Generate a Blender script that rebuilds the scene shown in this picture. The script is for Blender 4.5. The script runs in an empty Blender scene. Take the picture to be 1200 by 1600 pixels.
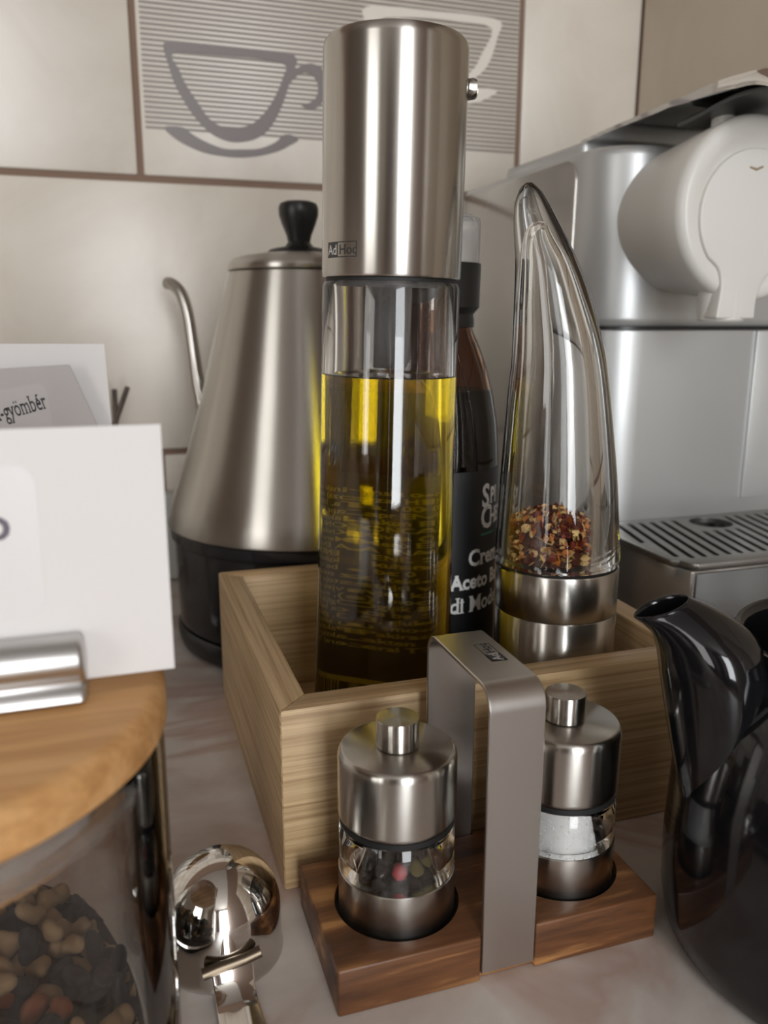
import bpy, bmesh, math, random
from mathutils import Vector, Matrix, Euler
import numpy as np
random.seed(7)
C = bpy.context.scene.collection
SC = bpy.context.scene
PI = math.pi
# ------------------------------------------------------------------ camera, light, exposure
YAW = 0.3147
cam_d = bpy.data.cameras.new('camera'); cam = bpy.data.objects.new('camera', cam_d); C.objects.link(cam)
cam.matrix_world = Matrix.Translation((0, 0, .2)) @ Matrix.Rotation(-YAW, 4, 'Z') @ Matrix.Rotation(PI / 2 - .2283, 4, 'X') @ Matrix.Rotation(.003, 4, 'Z')
cam_d.sensor_fit = 'HORIZONTAL'; cam_d.sensor_width = 36; cam_d.lens = 39.0
cam_d.clip_start = .01; cam_d.clip_end = 50
cam_d.dof.use_dof = True; cam_d.dof.focus_distance = .29; cam_d.dof.aperture_fstop = 17
SC.camera = cam
w = bpy.data.worlds.new('sky'); SC.world = w; w.use_nodes = True
bg = w.node_tree.nodes['Background']; bg.inputs[0].default_value = (.80, .88, 1, 1); bg.inputs[1].default_value = .9


def area(name, loc, rot, sx, sy, power, col=(1, 1, 1)):
    d = bpy.data.lights.new(name, 'AREA'); d.shape = 'RECTANGLE'; d.size = sx; d.size_y = sy
    d.energy = power; d.color = col
    o = bpy.data.objects.new(name, d); o.location = loc; o.rotation_euler = rot; C.objects.link(o)
    return o


# daylight entering through the two windows of the room
WX, WZ, WW, WH = .0, .60, .86, 2.2          # window in the rear wall
area('daylight_rear_window', (WX, -2.68, WZ), (PI / 2, 0, 0), WW, WH, 88, (.95, .98, 1))
LY, LZ, LW, LH = -1.65, .60, 1.3, 2.2           # window in the left wall
area('daylight_left_window', (-2.48, LY, LZ), (0, -PI / 2, 0), LH, LW, 42, (1, .97, .92))
vs = SC.view_settings; vs.view_transform = 'Standard'; vs.look = 'None'; vs.exposure = -0.42; vs.gamma = 1.0
vs.use_curve_mapping = False
SC.cycles.max_bounces = 16; SC.cycles.transmission_bounces = 14; SC.cycles.glossy_bounces = 6; SC.cycles.diffuse_bounces = 4
SC.cycles.transparent_max_bounces = 12; SC.cycles.volume_bounces = 0; SC.cycles.sample_clamp_indirect = 6

# ------------------------------------------------------------------ materials


def newmat(name):
    m = bpy.data.materials.new(name); m.use_nodes = True
    return m, m.node_tree, m.node_tree.nodes['Principled BSDF']


def setp(b, **k):
    for n, v in k.items():
        n = n.replace('_', ' ')
        i = b.inputs[n]
        i.default_value = (*v, 1) if isinstance(v, tuple) and len(v) == 3 and i.type == 'RGBA' else v


def plain(name, col, rough=.5, metal=0, bump=0, bscale=300, spec=.5, vary=0, **k):
    m, t, b = newmat(name)
    setp(b, Base_Color=col, Roughness=rough, Metallic=metal)
    b.inputs['Specular IOR Level'].default_value = spec
    setp(b, **k)
    tc = t.nodes.new('ShaderNodeTexCoord')
    n = t.nodes.new('ShaderNodeTexNoise'); n.inputs['Scale'].default_value = bscale; n.inputs['Detail'].default_value = 3
    t.links.new(tc.outputs['Object'], n.inputs['Vector'])
    if bump:
        bp = t.nodes.new('ShaderNodeBump'); bp.inputs['Strength'].default_value = bump; bp.inputs['Distance'].default_value = .0005
        t.links.new(n.outputs['Fac'], bp.inputs['Height']); t.links.new(bp.outputs[0], b.inputs['Normal'])
    if vary:
        r = t.nodes.new('ShaderNodeValToRGB')
        r.color_ramp.elements[0].position = .3; r.color_ramp.elements[1].position = .7
        r.color_ramp.elements[0].color = (*[c * (1 - vary) for c in col], 1)
        r.color_ramp.elements[1].color = (*[min(1, c * (1 + vary)) for c in col], 1)
        t.links.new(n.outputs['Fac'], r.inputs[0]); t.links.new(r.outputs[0], b.inputs['Base Color'])
    return m


def brushed(name, col=(.52, .495, .455), rough=.25, aniso=.8, radial=True, scale=(3, 3, 4200), rot=.25):
    m, t, b = newmat(name)
    setp(b, Base_Color=col, Metallic=1.0, Roughness=rough, Anisotropic=aniso, Anisotropic_Rotation=rot)
    tc = t.nodes.new('ShaderNodeTexCoord'); mp = t.nodes.new('ShaderNodeMapping'); mp.inputs['Scale'].default_value = scale
    n = t.nodes.new('ShaderNodeTexNoise'); n.inputs['Scale'].default_value = 1; n.inputs['Detail'].default_value = 4
    t.links.new(tc.outputs['Object'], mp.inputs[0]); t.links.new(mp.outputs[0], n.inputs['Vector'])
    mr = t.nodes.new('ShaderNodeMapRange'); mr.inputs[3].default_value = rough * .9; mr.inputs[4].default_value = rough * 1.12
    t.links.new(n.outputs['Fac'], mr.inputs[0]); t.links.new(mr.outputs[0], b.inputs['Roughness'])
    bp = t.nodes.new('ShaderNodeBump'); bp.inputs['Strength'].default_value = .035; bp.inputs['Distance'].default_value = .0001
    t.links.new(n.outputs['Fac'], bp.inputs['Height']); t.links.new(bp.outputs[0], b.inputs['Normal'])
    if radial:
        tg = t.nodes.new('ShaderNodeTangent'); tg.direction_type = 'RADIAL'; tg.axis = 'Z'
        t.links.new(tg.outputs[0], b.inputs['Tangent'])
    return m


def wood(name, dark, mid, light, scale, streak=.5, rough=.5, seed=0., fine=1.0, bump=.15):
    """grain runs along the axis with the smallest scale"""
    m, t, b = newmat(name)
    tc = t.nodes.new('ShaderNodeTexCoord'); mp = t.nodes.new('ShaderNodeMapping')
    mp.inputs['Scale'].default_value = scale; mp.inputs['Location'].default_value = (seed, seed * .7, seed * 1.3)
    t.links.new(tc.outputs['Object'], mp.inputs[0])
    n = t.nodes.new('ShaderNodeTexNoise'); n.inputs['Scale'].default_value = 1; n.inputs['Detail'].default_value = 5; n.inputs['Roughness'].default_value = .6; n.inputs['Distortion'].default_value = .3
    t.links.new(mp.outputs[0], n.inputs['Vector'])
    r = t.nodes.new('ShaderNodeValToRGB'); e = r.color_ramp.elements
    e[0].position = .36; e[0].color = (*dark, 1); e[1].position = .66; e[1].color = (*light, 1)
    x = e.new(.36 + streak * .3); x.color = (*mid, 1)
    t.links.new(n.outputs['Fac'], r.inputs[0])
    mp2 = t.nodes.new('ShaderNodeMapping'); mp2.inputs['Scale'].default_value = tuple(s * 5 * fine for s in scale)
    t.links.new(tc.outputs['Object'], mp2.inputs[0])
    n2 = t.nodes.new('ShaderNodeTexNoise'); n2.inputs['Scale'].default_value = 1; n2.inputs['Detail'].default_value = 2
    t.links.new(mp2.outputs[0], n2.inputs['Vector'])
    mx = t.nodes.new('ShaderNodeMix'); mx.data_type = 'RGBA'; mx.blend_type = 'MULTIPLY'; mx.inputs[0].default_value = .35
    t.links.new(r.outputs[0], mx.inputs[6]); t.links.new(n2.outputs['Fac'], mx.inputs[7])
    r2 = t.nodes.new('ShaderNodeMix'); r2.data_type = 'RGBA'; r2.blend_type = 'MULTIPLY'; r2.inputs[0].default_value = 1
    r2.inputs[7].default_value = (1.25, 1.25, 1.25, 1)
    t.links.new(mx.outputs[2], r2.inputs[6]); t.links.new(r2.outputs[2], b.inputs['Base Color'])
    bp = t.nodes.new('ShaderNodeBump'); bp.inputs['Strength'].default_value = bump; bp.inputs['Distance'].default_value = .0003
    t.links.new(n2.outputs['Fac'], bp.inputs['Height']); t.links.new(bp.outputs[0], b.inputs['Normal'])
    setp(b, Roughness=rough)
    return m


def glass(name, col=(1, 1, 1), ior=1.49, rough=0.0, absorb=None, density=0):
    m, t, b = newmat(name)
    setp(b, Base_Color=col, Roughness=rough, IOR=ior)
    b.inputs['Transmission Weight'].default_value = 1
    if absorb:
        v = t.nodes.new('ShaderNodeVolumeAbsorption'); v.inputs[0].default_value = (*absorb, 1); v.inputs[1].default_value = density
        t.links.new(v.outputs[0], t.nodes['Material Output'].inputs['Volume'])
    return m


def mottled(name, c0, c1, c2, scale, rough, vein=None, bump=0):
    m, t, b = newmat(name)
    tc = t.nodes.new('ShaderNodeTexCoord')
    n = t.nodes.new('ShaderNodeTexNoise'); n.inputs['Scale'].default_value = scale; n.inputs['Detail'].default_value = 6; n.inputs['Roughness'].default_value = .6; n.inputs['Distortion'].default_value = .6
    t.links.new(tc.outputs['Object'], n.inputs['Vector'])
    r = t.nodes.new('ShaderNodeValToRGB'); e = r.color_ramp.elements
    e[0].position = .3; e[0].color = (*c0, 1); e[1].position = .7; e[1].color = (*c2, 1); x = e.new(.5); x.color = (*c1, 1)
    t.links.new(n.outputs['Fac'], r.inputs[0]); out = r.outputs[0]
    if vein:
        n2 = t.nodes.new('ShaderNodeTexNoise'); n2.inputs['Scale'].default_value = scale * .55; n2.inputs['Detail'].default_value = 5; n2.inputs['Distortion'].default_value = 1.4
        t.links.new(tc.outputs['Object'], n2.inputs['Vector'])
        r2 = t.nodes.new('ShaderNodeValToRGB'); e = r2.color_ramp.elements
        e[0].position = .455; e[0].color = (0, 0, 0, 1); e[1].position = .56; e[1].color = (0, 0, 0, 1)
        x = e.new(.5); x.color = (.75, .75, .75, 1)
        t.links.new(n2.outputs['Fac'], r2.inputs[0])
        mx = t.nodes.new('ShaderNodeMix'); mx.data_type = 'RGBA'
        t.links.new(r2.outputs[0], mx.inputs[0]); t.links.new(out, mx.inputs[6]); mx.inputs[7].default_value = (*vein, 1); out = mx.outputs[2]
    t.links.new(out, b.inputs['Base Color']); setp(b, Roughness=rough)
    if bump:
        bp = t.nodes.new('ShaderNodeBump'); bp.inputs['Strength'].default_value = bump; bp.inputs['Distance'].default_value = .001
        t.links.new(n.outputs['Fac'], bp.inputs['Height']); t.links.new(bp.outputs[0], b.inputs['Normal'])
    return m


M = {}
M['steel'] = brushed('brushed_steel')
M['steel_kettle'] = brushed('brushed_kettle_steel', rough=.33, aniso=.92, scale=(3, 3, 1500))
M['steel_strap'] = brushed('brushed_strap_steel', rough=.33, aniso=.0, radial=False, scale=(2600, 8, 4), col=(.56, .53, .50))
M['chrome'] = plain('chrome', (.78, .77, .75), .06, 1.0)
M['polished'] = plain('polished_steel', (.72, .69, .65), .07, 1.0)
M['clip_steel'] = plain('clip_steel', (.58, .57, .56), .36, 1.0)
M['glass'] = glass('clear_glass')
M['acrylic'] = glass('clear_acrylic', ior=1.49, col=(.99, .985, .97))
M['jar_glass'] = glass('jar_glass', ior=1.5, col=(.985, .99, .985))
M['oil'] = glass('olive_oil', ior=1.47, absorb=(.962, .905, 0), density=78)
M['amber'] = glass('amber_glass', col=(.34, .15, .055), ior=1.5)
M['vinegar'] = plain('vinegar_glaze', (.003, .002, .0015), .5, spec=0)
M['clear_plastic'] = plain('clear_plastic', (.92, .92, .92), .12, Transmission_Weight=.85, IOR=1.3)
M['black_plastic'] = plain('black_plastic', (.008, .008, .008), .38)
M['black_gloss'] = plain('black_gloss_plastic', (.012, .012, .013), .16)
M['black_rubber'] = plain('black_rubber', (.006, .006, .006), .6)
M['black_ceramic'] = plain('black_ceramic', (.006, .006, .007), .09, spec=.55)
M['label_black'] = plain('label_black', (.008, .008, .009), .42)
M['ink'] = plain('ink_black', (.012, .012, .014), .5)
M['logo_ink'] = plain('logo_ink', (.03, .03, .03), .45)
M['logo_light'] = plain('logo_light', (.55, .53, .5), .4)
M['white_print'] = plain('white_print', (.80, .79, .77), .5)
M['yellow_print'] = plain('pale_print', (.60, .56, .42), .5)
M['green_print'] = plain('green_print', (.03, .22, .13), .5)
M['bamboo_x'] = wood('bamboo_along_x', (.39, .245, .115), (.54, .365, .19), (.64, .455, .25), (7, 420, 520), .45, .5, 1.)
M['bamboo_y'] = wood('bamboo_along_y', (.38, .245, .12), (.51, .35, .19), (.60, .43, .24), (420, 7, 420), .4, .5, 4.)
M['bamboo_lid'] = wood('bamboo_lid', (.50, .25, .085), (.62, .33, .125), (.70, .40, .17), (8, 160, 160), .5, .5, 2., bump=.05)
M['acacia'] = wood('acacia', (.042, .015, .006), (.165, .066, .024), (.46, .225, .080), (9, 62, 105), .62, .42, 3., fine=1.6)
M['stick_wood'] = wood('dark_stick', (.03, .02, .015), (.07, .05, .04), (.1, .07, .05), (200, 200, 10), .5, .5)
M['counter'] = mottled('marble_laminate', (.47, .385, .335), (.64, .57, .52), (.76, .71, .66), 12, .33, vein=(.47, .31, .25))
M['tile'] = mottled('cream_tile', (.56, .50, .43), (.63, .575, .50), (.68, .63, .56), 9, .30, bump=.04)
M['tile_side'] = mottled('shaded_cream_tile', (.50, .42, .33), (.545, .465, .375), (.58, .50, .41), 9, .34, bump=.04)  # the cream tile again, darkened for the shade on the right wall
M['grout'] = plain('brown_grout', (.20, .13, .095), .9, bump=.3)
M['taupe'] = plain('taupe_print', (.175, .148, .142), .45)
M['stripe'] = plain('stripe_print', (.225, .195, .17), .45)
M['cream_print'] = plain('cream_print', (.68, .63, .56), .4)
M['card'] = plain('white_card', (.74, .715, .70), .6)
M['grey_card'] = plain('grey_card', (.47, .44, .43), .6)
M['sticker'] = plain('sticker_film', (.715, .695, .685), .35)
M['grey_sticker'] = plain('grey_sticker_film', (.49, .46, .452), .4)
M['ink_violet'] = plain('violet_ink', (.12, .10, .13), .5)
M['silver'] = plain('silver_plastic', (.56, .565, .56), .40, .65, bump=.02, bscale=2500)
M['side_panel'] = plain('grey_glossy_panel', (.40, .375, .345), .16, .6)
M['tray_front'] = plain('dark_tray_metal', (.19, .195, .195), .25, .8)
M['tray_grid'] = plain('tray_grid_metal', (.34, .335, .32), .32, .9)
M['tray_shade'] = plain('tray_shade', (.012, .010, .008), .5)
M['white_plastic'] = plain('warm_white_plastic', (.68, .66, .62), .32, spec=.4)
M['lever_under'] = plain('lever_underside', (.10, .105, .105), .25, .6)
M['upstand'] = plain('grey_upstand', (.50, .49, .455), .4)
M['plaster'] = plain('painted_plaster', (.30, .265, .225), .9, bump=.05)
M['ceiling'] = plain('white_ceiling', (.55, .53, .50), .9)
M['floor'] = wood('floor_boards', (.10, .055, .03), (.17, .10, .06), (.22, .14, .085), (2, 18, 18), .5, .4)
M['frame_white'] = plain('window_frame_white', (.75, .75, .73), .4)
M['cabinet'] = wood('cabinet_wood', (.05, .025, .013), (.09, .045, .025), (.12, .065, .035), (12, 12, 2), .5, .4)
M['chili_red'] = plain('chili_red', (.24, .030, .012), .4, vary=.5, bscale=400)
M['chili_dark'] = plain('chili_dark', (.09, .014, .007), .4, vary=.4, bscale=400)
M['chili_orange'] = plain('chili_orange', (.68, .24, .05), .4, vary=.3, bscale=400)
M['chili_seed'] = plain('chili_seed', (.88, .60, .24), .45, vary=.2, bscale=400)
M['salt'] = plain('salt', (.92, .92, .92), .4)
M['pepper_black'] = plain('black_pepper', (.050, .040, .034), .6, bump=.8, bscale=900, vary=.5)
M['pepper_pink'] = plain('pink_pepper', (.40, .035, .04), .4, vary=.2, bscale=500)
M['pepper_green'] = plain('green_pepper', (.22, .18, .06), .6, bump=.8, bscale=900, vary=.4)
M['dark_fruit'] = plain('dark_fruit', (.014, .013, .017), .55, bump=.6, bscale=500, vary=.4)
M['tan_fruit'] = plain('tan_fruit', (.40, .255, .13), .65, bump=.5, bscale=350, vary=.25)
M['red_fruit'] = plain('red_fruit', (.30, .085, .03), .6, bump=.5, bscale=350, vary=.3)

# ------------------------------------------------------------------ mesh helpers


class MB:
    def __init__(s): s.v, s.f, s.m = [], [], []

    def add(s, vs_, fs, mi=0):
        o = len(s.v); s.v += [tuple(p) for p in vs_]
        s.f += [tuple(i + o for i in f) for f in fs]; s.m += [mi] * len(fs)
        return s

    def box(s, x0, x1, y0, y1, z0, z1, mi=0):
        v = [(x, y, z) for z in (z0, z1) for y in (y0, y1) for x in (x0, x1)]
        return s.add(v, [(0, 2, 3, 1), (4, 5, 7, 6), (0, 1, 5, 4), (2, 6, 7, 3), (0, 4, 6, 2), (1, 3, 7, 5)], mi)

    def loft(s, rings, cap0=True, cap1=True, mi=0, closed=True):
        n = len(rings[0]); v = [p for r in rings for p in r]; f = []
        for k in range(len(rings) - 1):
            for i in range(n if closed else n - 1):
                j = (i + 1) % n
                f.append((k * n + i, k * n + j, (k + 1) * n + j, (k + 1) * n + i))
        if cap0: f.append(tuple(range(n - 1, -1, -1)))
        if cap1: f.append(tuple((len(rings) - 1) * n + i for i in range(n)))
        return s.add(v, f, mi)

    def lathe(s, prof, seg=96, cx=0, cy=0, mi=0):
        """prof: (r, z) points from a start to an end; r = 0 makes a pole"""
        v, idx = [], []
        for r, z in prof:
            if r < 1e-7: idx.append([len(v)]); v.append((cx, cy, z))
            else:
                idx.append(list(range(len(v), len(v) + seg)))
                v += [(cx + r * math.cos(2 * PI * i / seg), cy + r * math.sin(2 * PI * i / seg), z) for i in range(seg)]
        f = []
        for a, b in zip(idx, idx[1:]):
            for i in range(seg):
                j = (i + 1) % seg
                q = (a[i % len(a)], a[j % len(a)], b[j % len(b)], b[i % len(b)])
                q = tuple(dict.fromkeys(q))
                if len(q) > 2: f.append(q)
        return s.add(v, f, mi)

    def tube(s, path, rad, seg=20, mi=0, flat=1.0):
        P = [Vector(p) for p in path]; rings = []
        up = Vector((0, 0, 1)); prev = None
        for i, p in enumerate(P):
            t = (P[min(i + 1, len(P) - 1)] - P[max(i - 1, 0)]).normalized()
            if prev is None:
                a = up if abs(t.dot(up)) < .9 else Vector((1, 0, 0))
                nrm = t.cross(a).normalized()
            else:
                nrm = (prev - t * prev.dot(t)).normalized()
            prev = nrm; bn = t.cross(nrm)
            r = rad[i] if isinstance(rad, (list, tuple)) else rad
            rings.append([p + (nrm * math.cos(2 * PI * k / seg) + bn * flat * math.sin(2 * PI * k / seg)) * r for k in range(seg)])
        return s.loft(rings, mi=mi)

    def prism(s, pts, z0, z1, axis='Z', mi=0):
        def P(a, b, c):
            return {'Z': (a, b, c), 'Y': (a, c, b), 'X': (c, a, b)}[axis]
        return s.loft([[P(a, b, z0) for a, b in pts], [P(a, b, z1) for a, b in pts]], mi=mi)

    def build(s, name, mat, parent=None, loc=(0, 0, 0), rot=(0, 0, 0), bevel=0, bseg=2, smooth=True, ang=38, norm=True, bang=30):
        me = bpy.data.meshes.new(name); bm = bmesh.new()
        vv = [bm.verts.new(p) for p in s.v]
        for f, mi in zip(s.f, s.m):
            try:
                q = bm.faces.new([vv[i] for i in f]); q.material_index = mi
            except ValueError: pass
        if norm: bmesh.ops.recalc_face_normals(bm, faces=bm.faces)
        if bevel:
            ed = [e for e in bm.edges if len(e.link_faces) == 2 and e.calc_face_angle(0) > math.radians(bang)]
            bmesh.ops.bevel(bm, geom=ed, offset=bevel, segments=bseg, affect='EDGES', clamp_overlap=True, profile=.5)
        bm.to_mesh(me); bm.free()
        for m in (mat if isinstance(mat, list) else [mat]): me.materials.append(m)
        if smooth:
            me.polygons.foreach_set('use_smooth', [True] * len(me.polygons)); me.set_sharp_from_angle(angle=math.radians(ang))
        o = bpy.data.objects.new(name, me); C.objects.link(o)
        o.location = loc; o.rotation_euler = rot
        if parent: o.parent = parent
        return o


def tag(o, label=None, cat=None, group=None, kind=None):
    if label: o['label'] = label
    if cat: o['category'] = cat
    if group: o['group'] = group
    if kind: o['kind'] = kind
    return o


def empty(name, loc, label, cat, group=None, rot=(0, 0, 0)):
    o = bpy.data.objects.new(name, None); o.empty_display_size = .01; C.objects.link(o)
    o.location = loc; o.rotation_euler = rot
    return tag(o, label, cat, group)


def apply_boolean(o, cutter, op='DIFFERENCE'):
    md = o.modifiers.new('b', 'BOOLEAN'); md.operation = op; md.object = cutter; md.solver = 'EXACT'
    dg = bpy.context.evaluated_depsgraph_get(); dg.update()
    me = bpy.data.meshes.new_from_object(o.evaluated_get(dg)); o.modifiers.remove(md)
    old = o.data; nm = old.name; o.data = me; bpy.data.meshes.remove(old); me.name = nm
    cm = cutter.data; bpy.data.objects.remove(cutter); bpy.data.meshes.remove(cm)
    me.polygons.foreach_set('use_smooth', [True] * len(me.polygons)); me.set_sharp_from_angle(angle=math.radians(35))


def text_data(s, size, bold=0, extrude=0, space=1.0, xs=1.0, align='LEFT', serif=False):
    cu = bpy.data.curves.new('t', 'FONT'); cu.body = s; cu.size = size; cu.offset = bold; cu.extrude = extrude
    cu.space_character = space; cu.align_x = align; cu.resolution_u = 3
    o = bpy.data.objects.new('t', cu); C.objects.link(o)
    dg = bpy.context.evaluated_depsgraph_get(); dg.update()
    me = bpy.data.meshes.new_from_object(o.evaluated_get(dg))
    v = [(p.co.x * xs, p.co.y, p.co.z) for p in me.vertices]; f = [tuple(p.vertices) for p in me.polygons]
    bpy.data.objects.remove(o); bpy.data.curves.remove(cu); bpy.data.meshes.remove(me)
    if serif:                            # slab feet on every flat stem end
        cnt = {}
        for q in f:
            for a, b in zip(q, q[1:] + q[:1]): cnt[(min(a, b), max(a, b))] = cnt.get((min(a, b), max(a, b)), 0) + 1
        cy = {}
        for (a, b), c in list(cnt.items()):
            p, q = v[a], v[b]; L = abs(p[0] - q[0]) / xs
            if c == 1 and abs(p[1] - q[1]) < 1e-6 and .05 * size < L < .24 * size:
                x0, x1, y = min(p[0], q[0]), max(p[0], q[0]), p[1]
                mid = [v[i][1] for i in range(len(v)) if x0 - 1e-5 <= v[i][0] <= x1 + 1e-5]
                up = sum(mid) / len(mid) > y; h = .05 * size * (1 if up else -1); ex = .055 * size * xs
                n0 = len(v); v += [(x0 - ex, y, 0), (x1 + ex, y, 0), (x1 + ex, y + h, 0), (x0 - ex, y + h, 0)]
                f.append((n0, n0 + 1, n0 + 2, n0 + 3) if up else (n0 + 3, n0 + 2, n0 + 1, n0))
    return v, f


def cyl_map(v, R, ang0, z0, lift):
    """(u, v) on the sheet -> round a vertical cylinder; ang0 in radians, u grows counter-clockwise from above (to the right, seen from outside)"""
    return [((R + lift + p[2]) * math.cos(ang0 + p[0] / R), (R + lift + p[2]) * math.sin(ang0 + p[0] / R), z0 + p[1]) for p in v]


def grid_rect(x0, x1, y0, y1, n=10):
    v, f = [], []
    for i in range(n + 1):
        x = x0 + (x1 - x0) * i / n; v += [(x, y0, 0), (x, y1, 0)]
    for i in range(n): f.append((2 * i, 2 * i + 2, 2 * i + 3, 2 * i + 1))
    return v, f


def smooth_poly(pts, n=4):
    out = []; N = len(pts)
    for i in range(N):
        p0, p1, p2, p3 = [Vector(pts[(i + k) % N]) for k in (-1, 0, 1, 2)]
        a1 = (p1 - p0).angle(p2 - p1, 0)
        for k in range(n):
            t = k / n
            out.append(tuple(.5 * ((2 * p1) + (p2 - p0) * t + (2 * p0 - 5 * p1 + 4 * p2 - p3) * t * t + (3 * p1 - p0 - 3 * p2 + p3) * t ** 3)))
    return out


def catmull(pts, n=8):
    P = [Vector(p) for p in pts]; P = [P[0] * 2 - P[1]] + P + [P[-1] * 2 - P[-2]]; out = []
    for i in range(1, len(P) - 2):
        for k in range(n):
            t = k / n
            out.append(.5 * ((2 * P[i]) + (P[i + 1] - P[i - 1]) * t + (2 * P[i - 1] - 5 * P[i] + 4 * P[i + 1] - P[i + 2]) * t * t + (3 * P[i] - P[i - 1] - 3 * P[i + 1] + P[i + 2]) * t ** 3))
    out.append(P[-2]); return out


def fill_shape(outer, hole=None, thick=.0004):
    """flat shape in XZ (facing -Y), with an optional hole, slightly thick"""
    bm = bmesh.new(); es = []
    for loop in ([outer] + ([hole] if hole else [])):
        vs_ = [bm.verts.new((x, 0, z)) for x, z in loop]
        for a, b in zip(vs_, vs_[1:] + vs_[:1]): es.append(bm.edges.new((a, b)))
    bmesh.ops.triangle_fill(bm, use_beauty=True, edges=es)
    g = bmesh.ops.extrude_face_region(bm, geom=bm.faces[:])
    for v in [e for e in g['geom'] if isinstance(e, bmesh.types.BMVert)]: v.co.y += thick
    bm.verts.index_update()
    v = [tuple(p.co) for p in bm.verts]; f = [tuple(q.index for q in p.verts) for p in bm.faces]; bm.free()
    return v, f


# ------------------------------------------------------------------ the room
WALL_Y, WALL_X = .66, .438


def struct(name, mb, mat, **k):
    o = mb.build(name, mat, smooth=False, **k); tag(o, kind='structure'); return o


struct('floor', MB().box(-2.5, .5, -2.7, .75, -.95, -.9), M['floor'])
struct('ceiling', MB().box(-2.5, .5, -2.7, .75, 1.8, 1.85), M['ceiling'])
wb = struct('wall_back', MB().box(-2.5, .5, WALL_Y + .002, WALL_Y + .06, -.9, 1.8), M['grout'])
wr = struct('wall_right', MB().box(WALL_X + .002, WALL_X + .06, -2.7, WALL_Y + .002, -.9, 1.8), M['grout'])
mb = MB()
for a in ((-2.5, WX - WW / 2, -.9, 1.8), (WX + WW / 2, .5, -.9, 1.8), (WX - WW / 2, WX + WW / 2, -.9, WZ - WH / 2), (WX - WW / 2, WX + WW / 2, WZ + WH / 2, 1.8)):
    mb.box(a[0], a[1], -2.68, -2.6, a[2], a[3])
struct('wall_rear', mb, M['plaster'])
mb = MB()
for a in ((-2.7, LY - LW / 2, -.9, 1.8), (LY + LW / 2, .75, -.9, 1.8), (LY - LW / 2, LY + LW / 2, -.9, LZ - LH / 2), (LY - LW / 2, LY + LW / 2, LZ + LH / 2, 1.8)):
    mb.box(-2.48, -2.4, a[0], a[1], a[2], a[3])
struct('wall_left', mb, M['plaster'])
mb = MB(); x0, x1, z0, z1 = WX - WW / 2, WX + WW / 2, WZ - WH / 2, WZ + WH / 2
for a in ((x0, x0 + .05, z0, z1), (x1 - .05, x1, z0, z1), (x0, x1, z0, z0 + .05), (x0, x1, z1 - .05, z1), (WX - .42, WX - .40, z0, z1)):
    mb.box(a[0], a[1], -2.65, -2.60, a[2], a[3])
struct('window_1', mb, M['frame_white'])
mb = MB(); y0, y1, z0, z1 = LY - LW / 2, LY + LW / 2, LZ - LH / 2, LZ + LH / 2
for a in ((y0, y0 + .05, z0, z1), (y1 - .05, y1, z0, z1), (y0, y1, z0, z0 + .05), (y0, y1, z1 - .05, z1)):
    mb.box(-2.45, -2.40, a[0], a[1], a[2], a[3])
struct('window_2', mb, M['frame_white'])

# wall tiles, 30 x 20 cm, laid in a running bond, each its own piece
G = .0022
tile_meshes = {}


def tile(x0, x1, z0, z1, wall, side=False):
    w_, h_ = round(x1 - x0 - 2 * G, 4), round(z1 - z0 - 2 * G, 4); key = (w_, h_, side)
    if key not in tile_meshes:
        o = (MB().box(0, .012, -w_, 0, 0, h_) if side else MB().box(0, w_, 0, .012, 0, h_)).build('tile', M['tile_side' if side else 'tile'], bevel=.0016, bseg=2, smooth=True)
        tile_meshes[key] = o.data
    else:
        o = bpy.data.objects.new('tile', tile_meshes[key]); C.objects.link(o)
    o.location = (WALL_X, x1 - G, z0 + G) if side else (x0 + G, WALL_Y - .0, z0 + G)
    if side: o.location.y = WALL_Y - (x0 + G)
    o.parent = wall
    return o


rows = [(-.1016, .0987), (.0987, .2979), (.2979, .4977), (.4977, .6975)]
for ri, (z0, z1) in enumerate(rows):
    off = (.0335 if ri == 0 else .0305) if ri % 2 == 0 else .1797
    xs = [off + .2985 * k for k in range(-5, 4)]
    for a, b in zip(xs, xs[1:]):
        b = min(b, WALL_X + .002)
        if b - a < .02: continue
        t_ = tile(a, b, z0, z1, wb)
        if ri == 2 and abs(a - .0305) < .001: decor = t_
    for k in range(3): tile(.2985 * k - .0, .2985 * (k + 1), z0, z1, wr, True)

# printed decor of one tile: fine stripes, a taupe cup with saucer and a cream cup with saucer
ox, oy, oz = decor.location
mb = MB(); z = .3316
while z < .490:
    mb.box(.0355 - ox, .3255 - ox, -.0004, .0004, z - oz, z + .0017 - oz); z += .00335
mb.build('stripe_print', M['stripe'], decor, smooth=False)
CA = [(.0507, .3867), (.0574, .3891), (.0841, .39), (.115, .3892), (.1444, .3881), (.1439, .3784), (.1404, .3694), (.1353, .356), (.129, .3434), (.1215, .3341), (.1118, .3286), (.0999, .3262), (.0906, .3272), (.0816, .331), (.0727, .3385), (.0643, .3496), (.0571, .3627), (.0534, .3748)]
CB = [(.0576, .3824), (.0604, .3723), (.0649, .3623), (.0733, .3503), (.0797, .3416), (.0876, .3368), (.098, .3364), (.1074, .3376), (.1158, .3425), (.1244, .3519), (.1307, .3621), (.1357, .3734), (.1377, .3811), (.1242, .3836), (.0975, .3839)]
CH = [(.1424, .3777), (.1467, .3802), (.1515, .3828), (.1576, .3841), (.1649, .3812), (.1685, .3739), (.1671, .3628), (.1633, .3558), (.1559, .3525), (.151, .3538), (.1492, .3553), (.1559, .3575), (.1609, .3623), (.1617, .37), (.1587, .3753), (.1527, .3775), (.1478, .376), (.1423, .3712), (.1398, .3694)]
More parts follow.
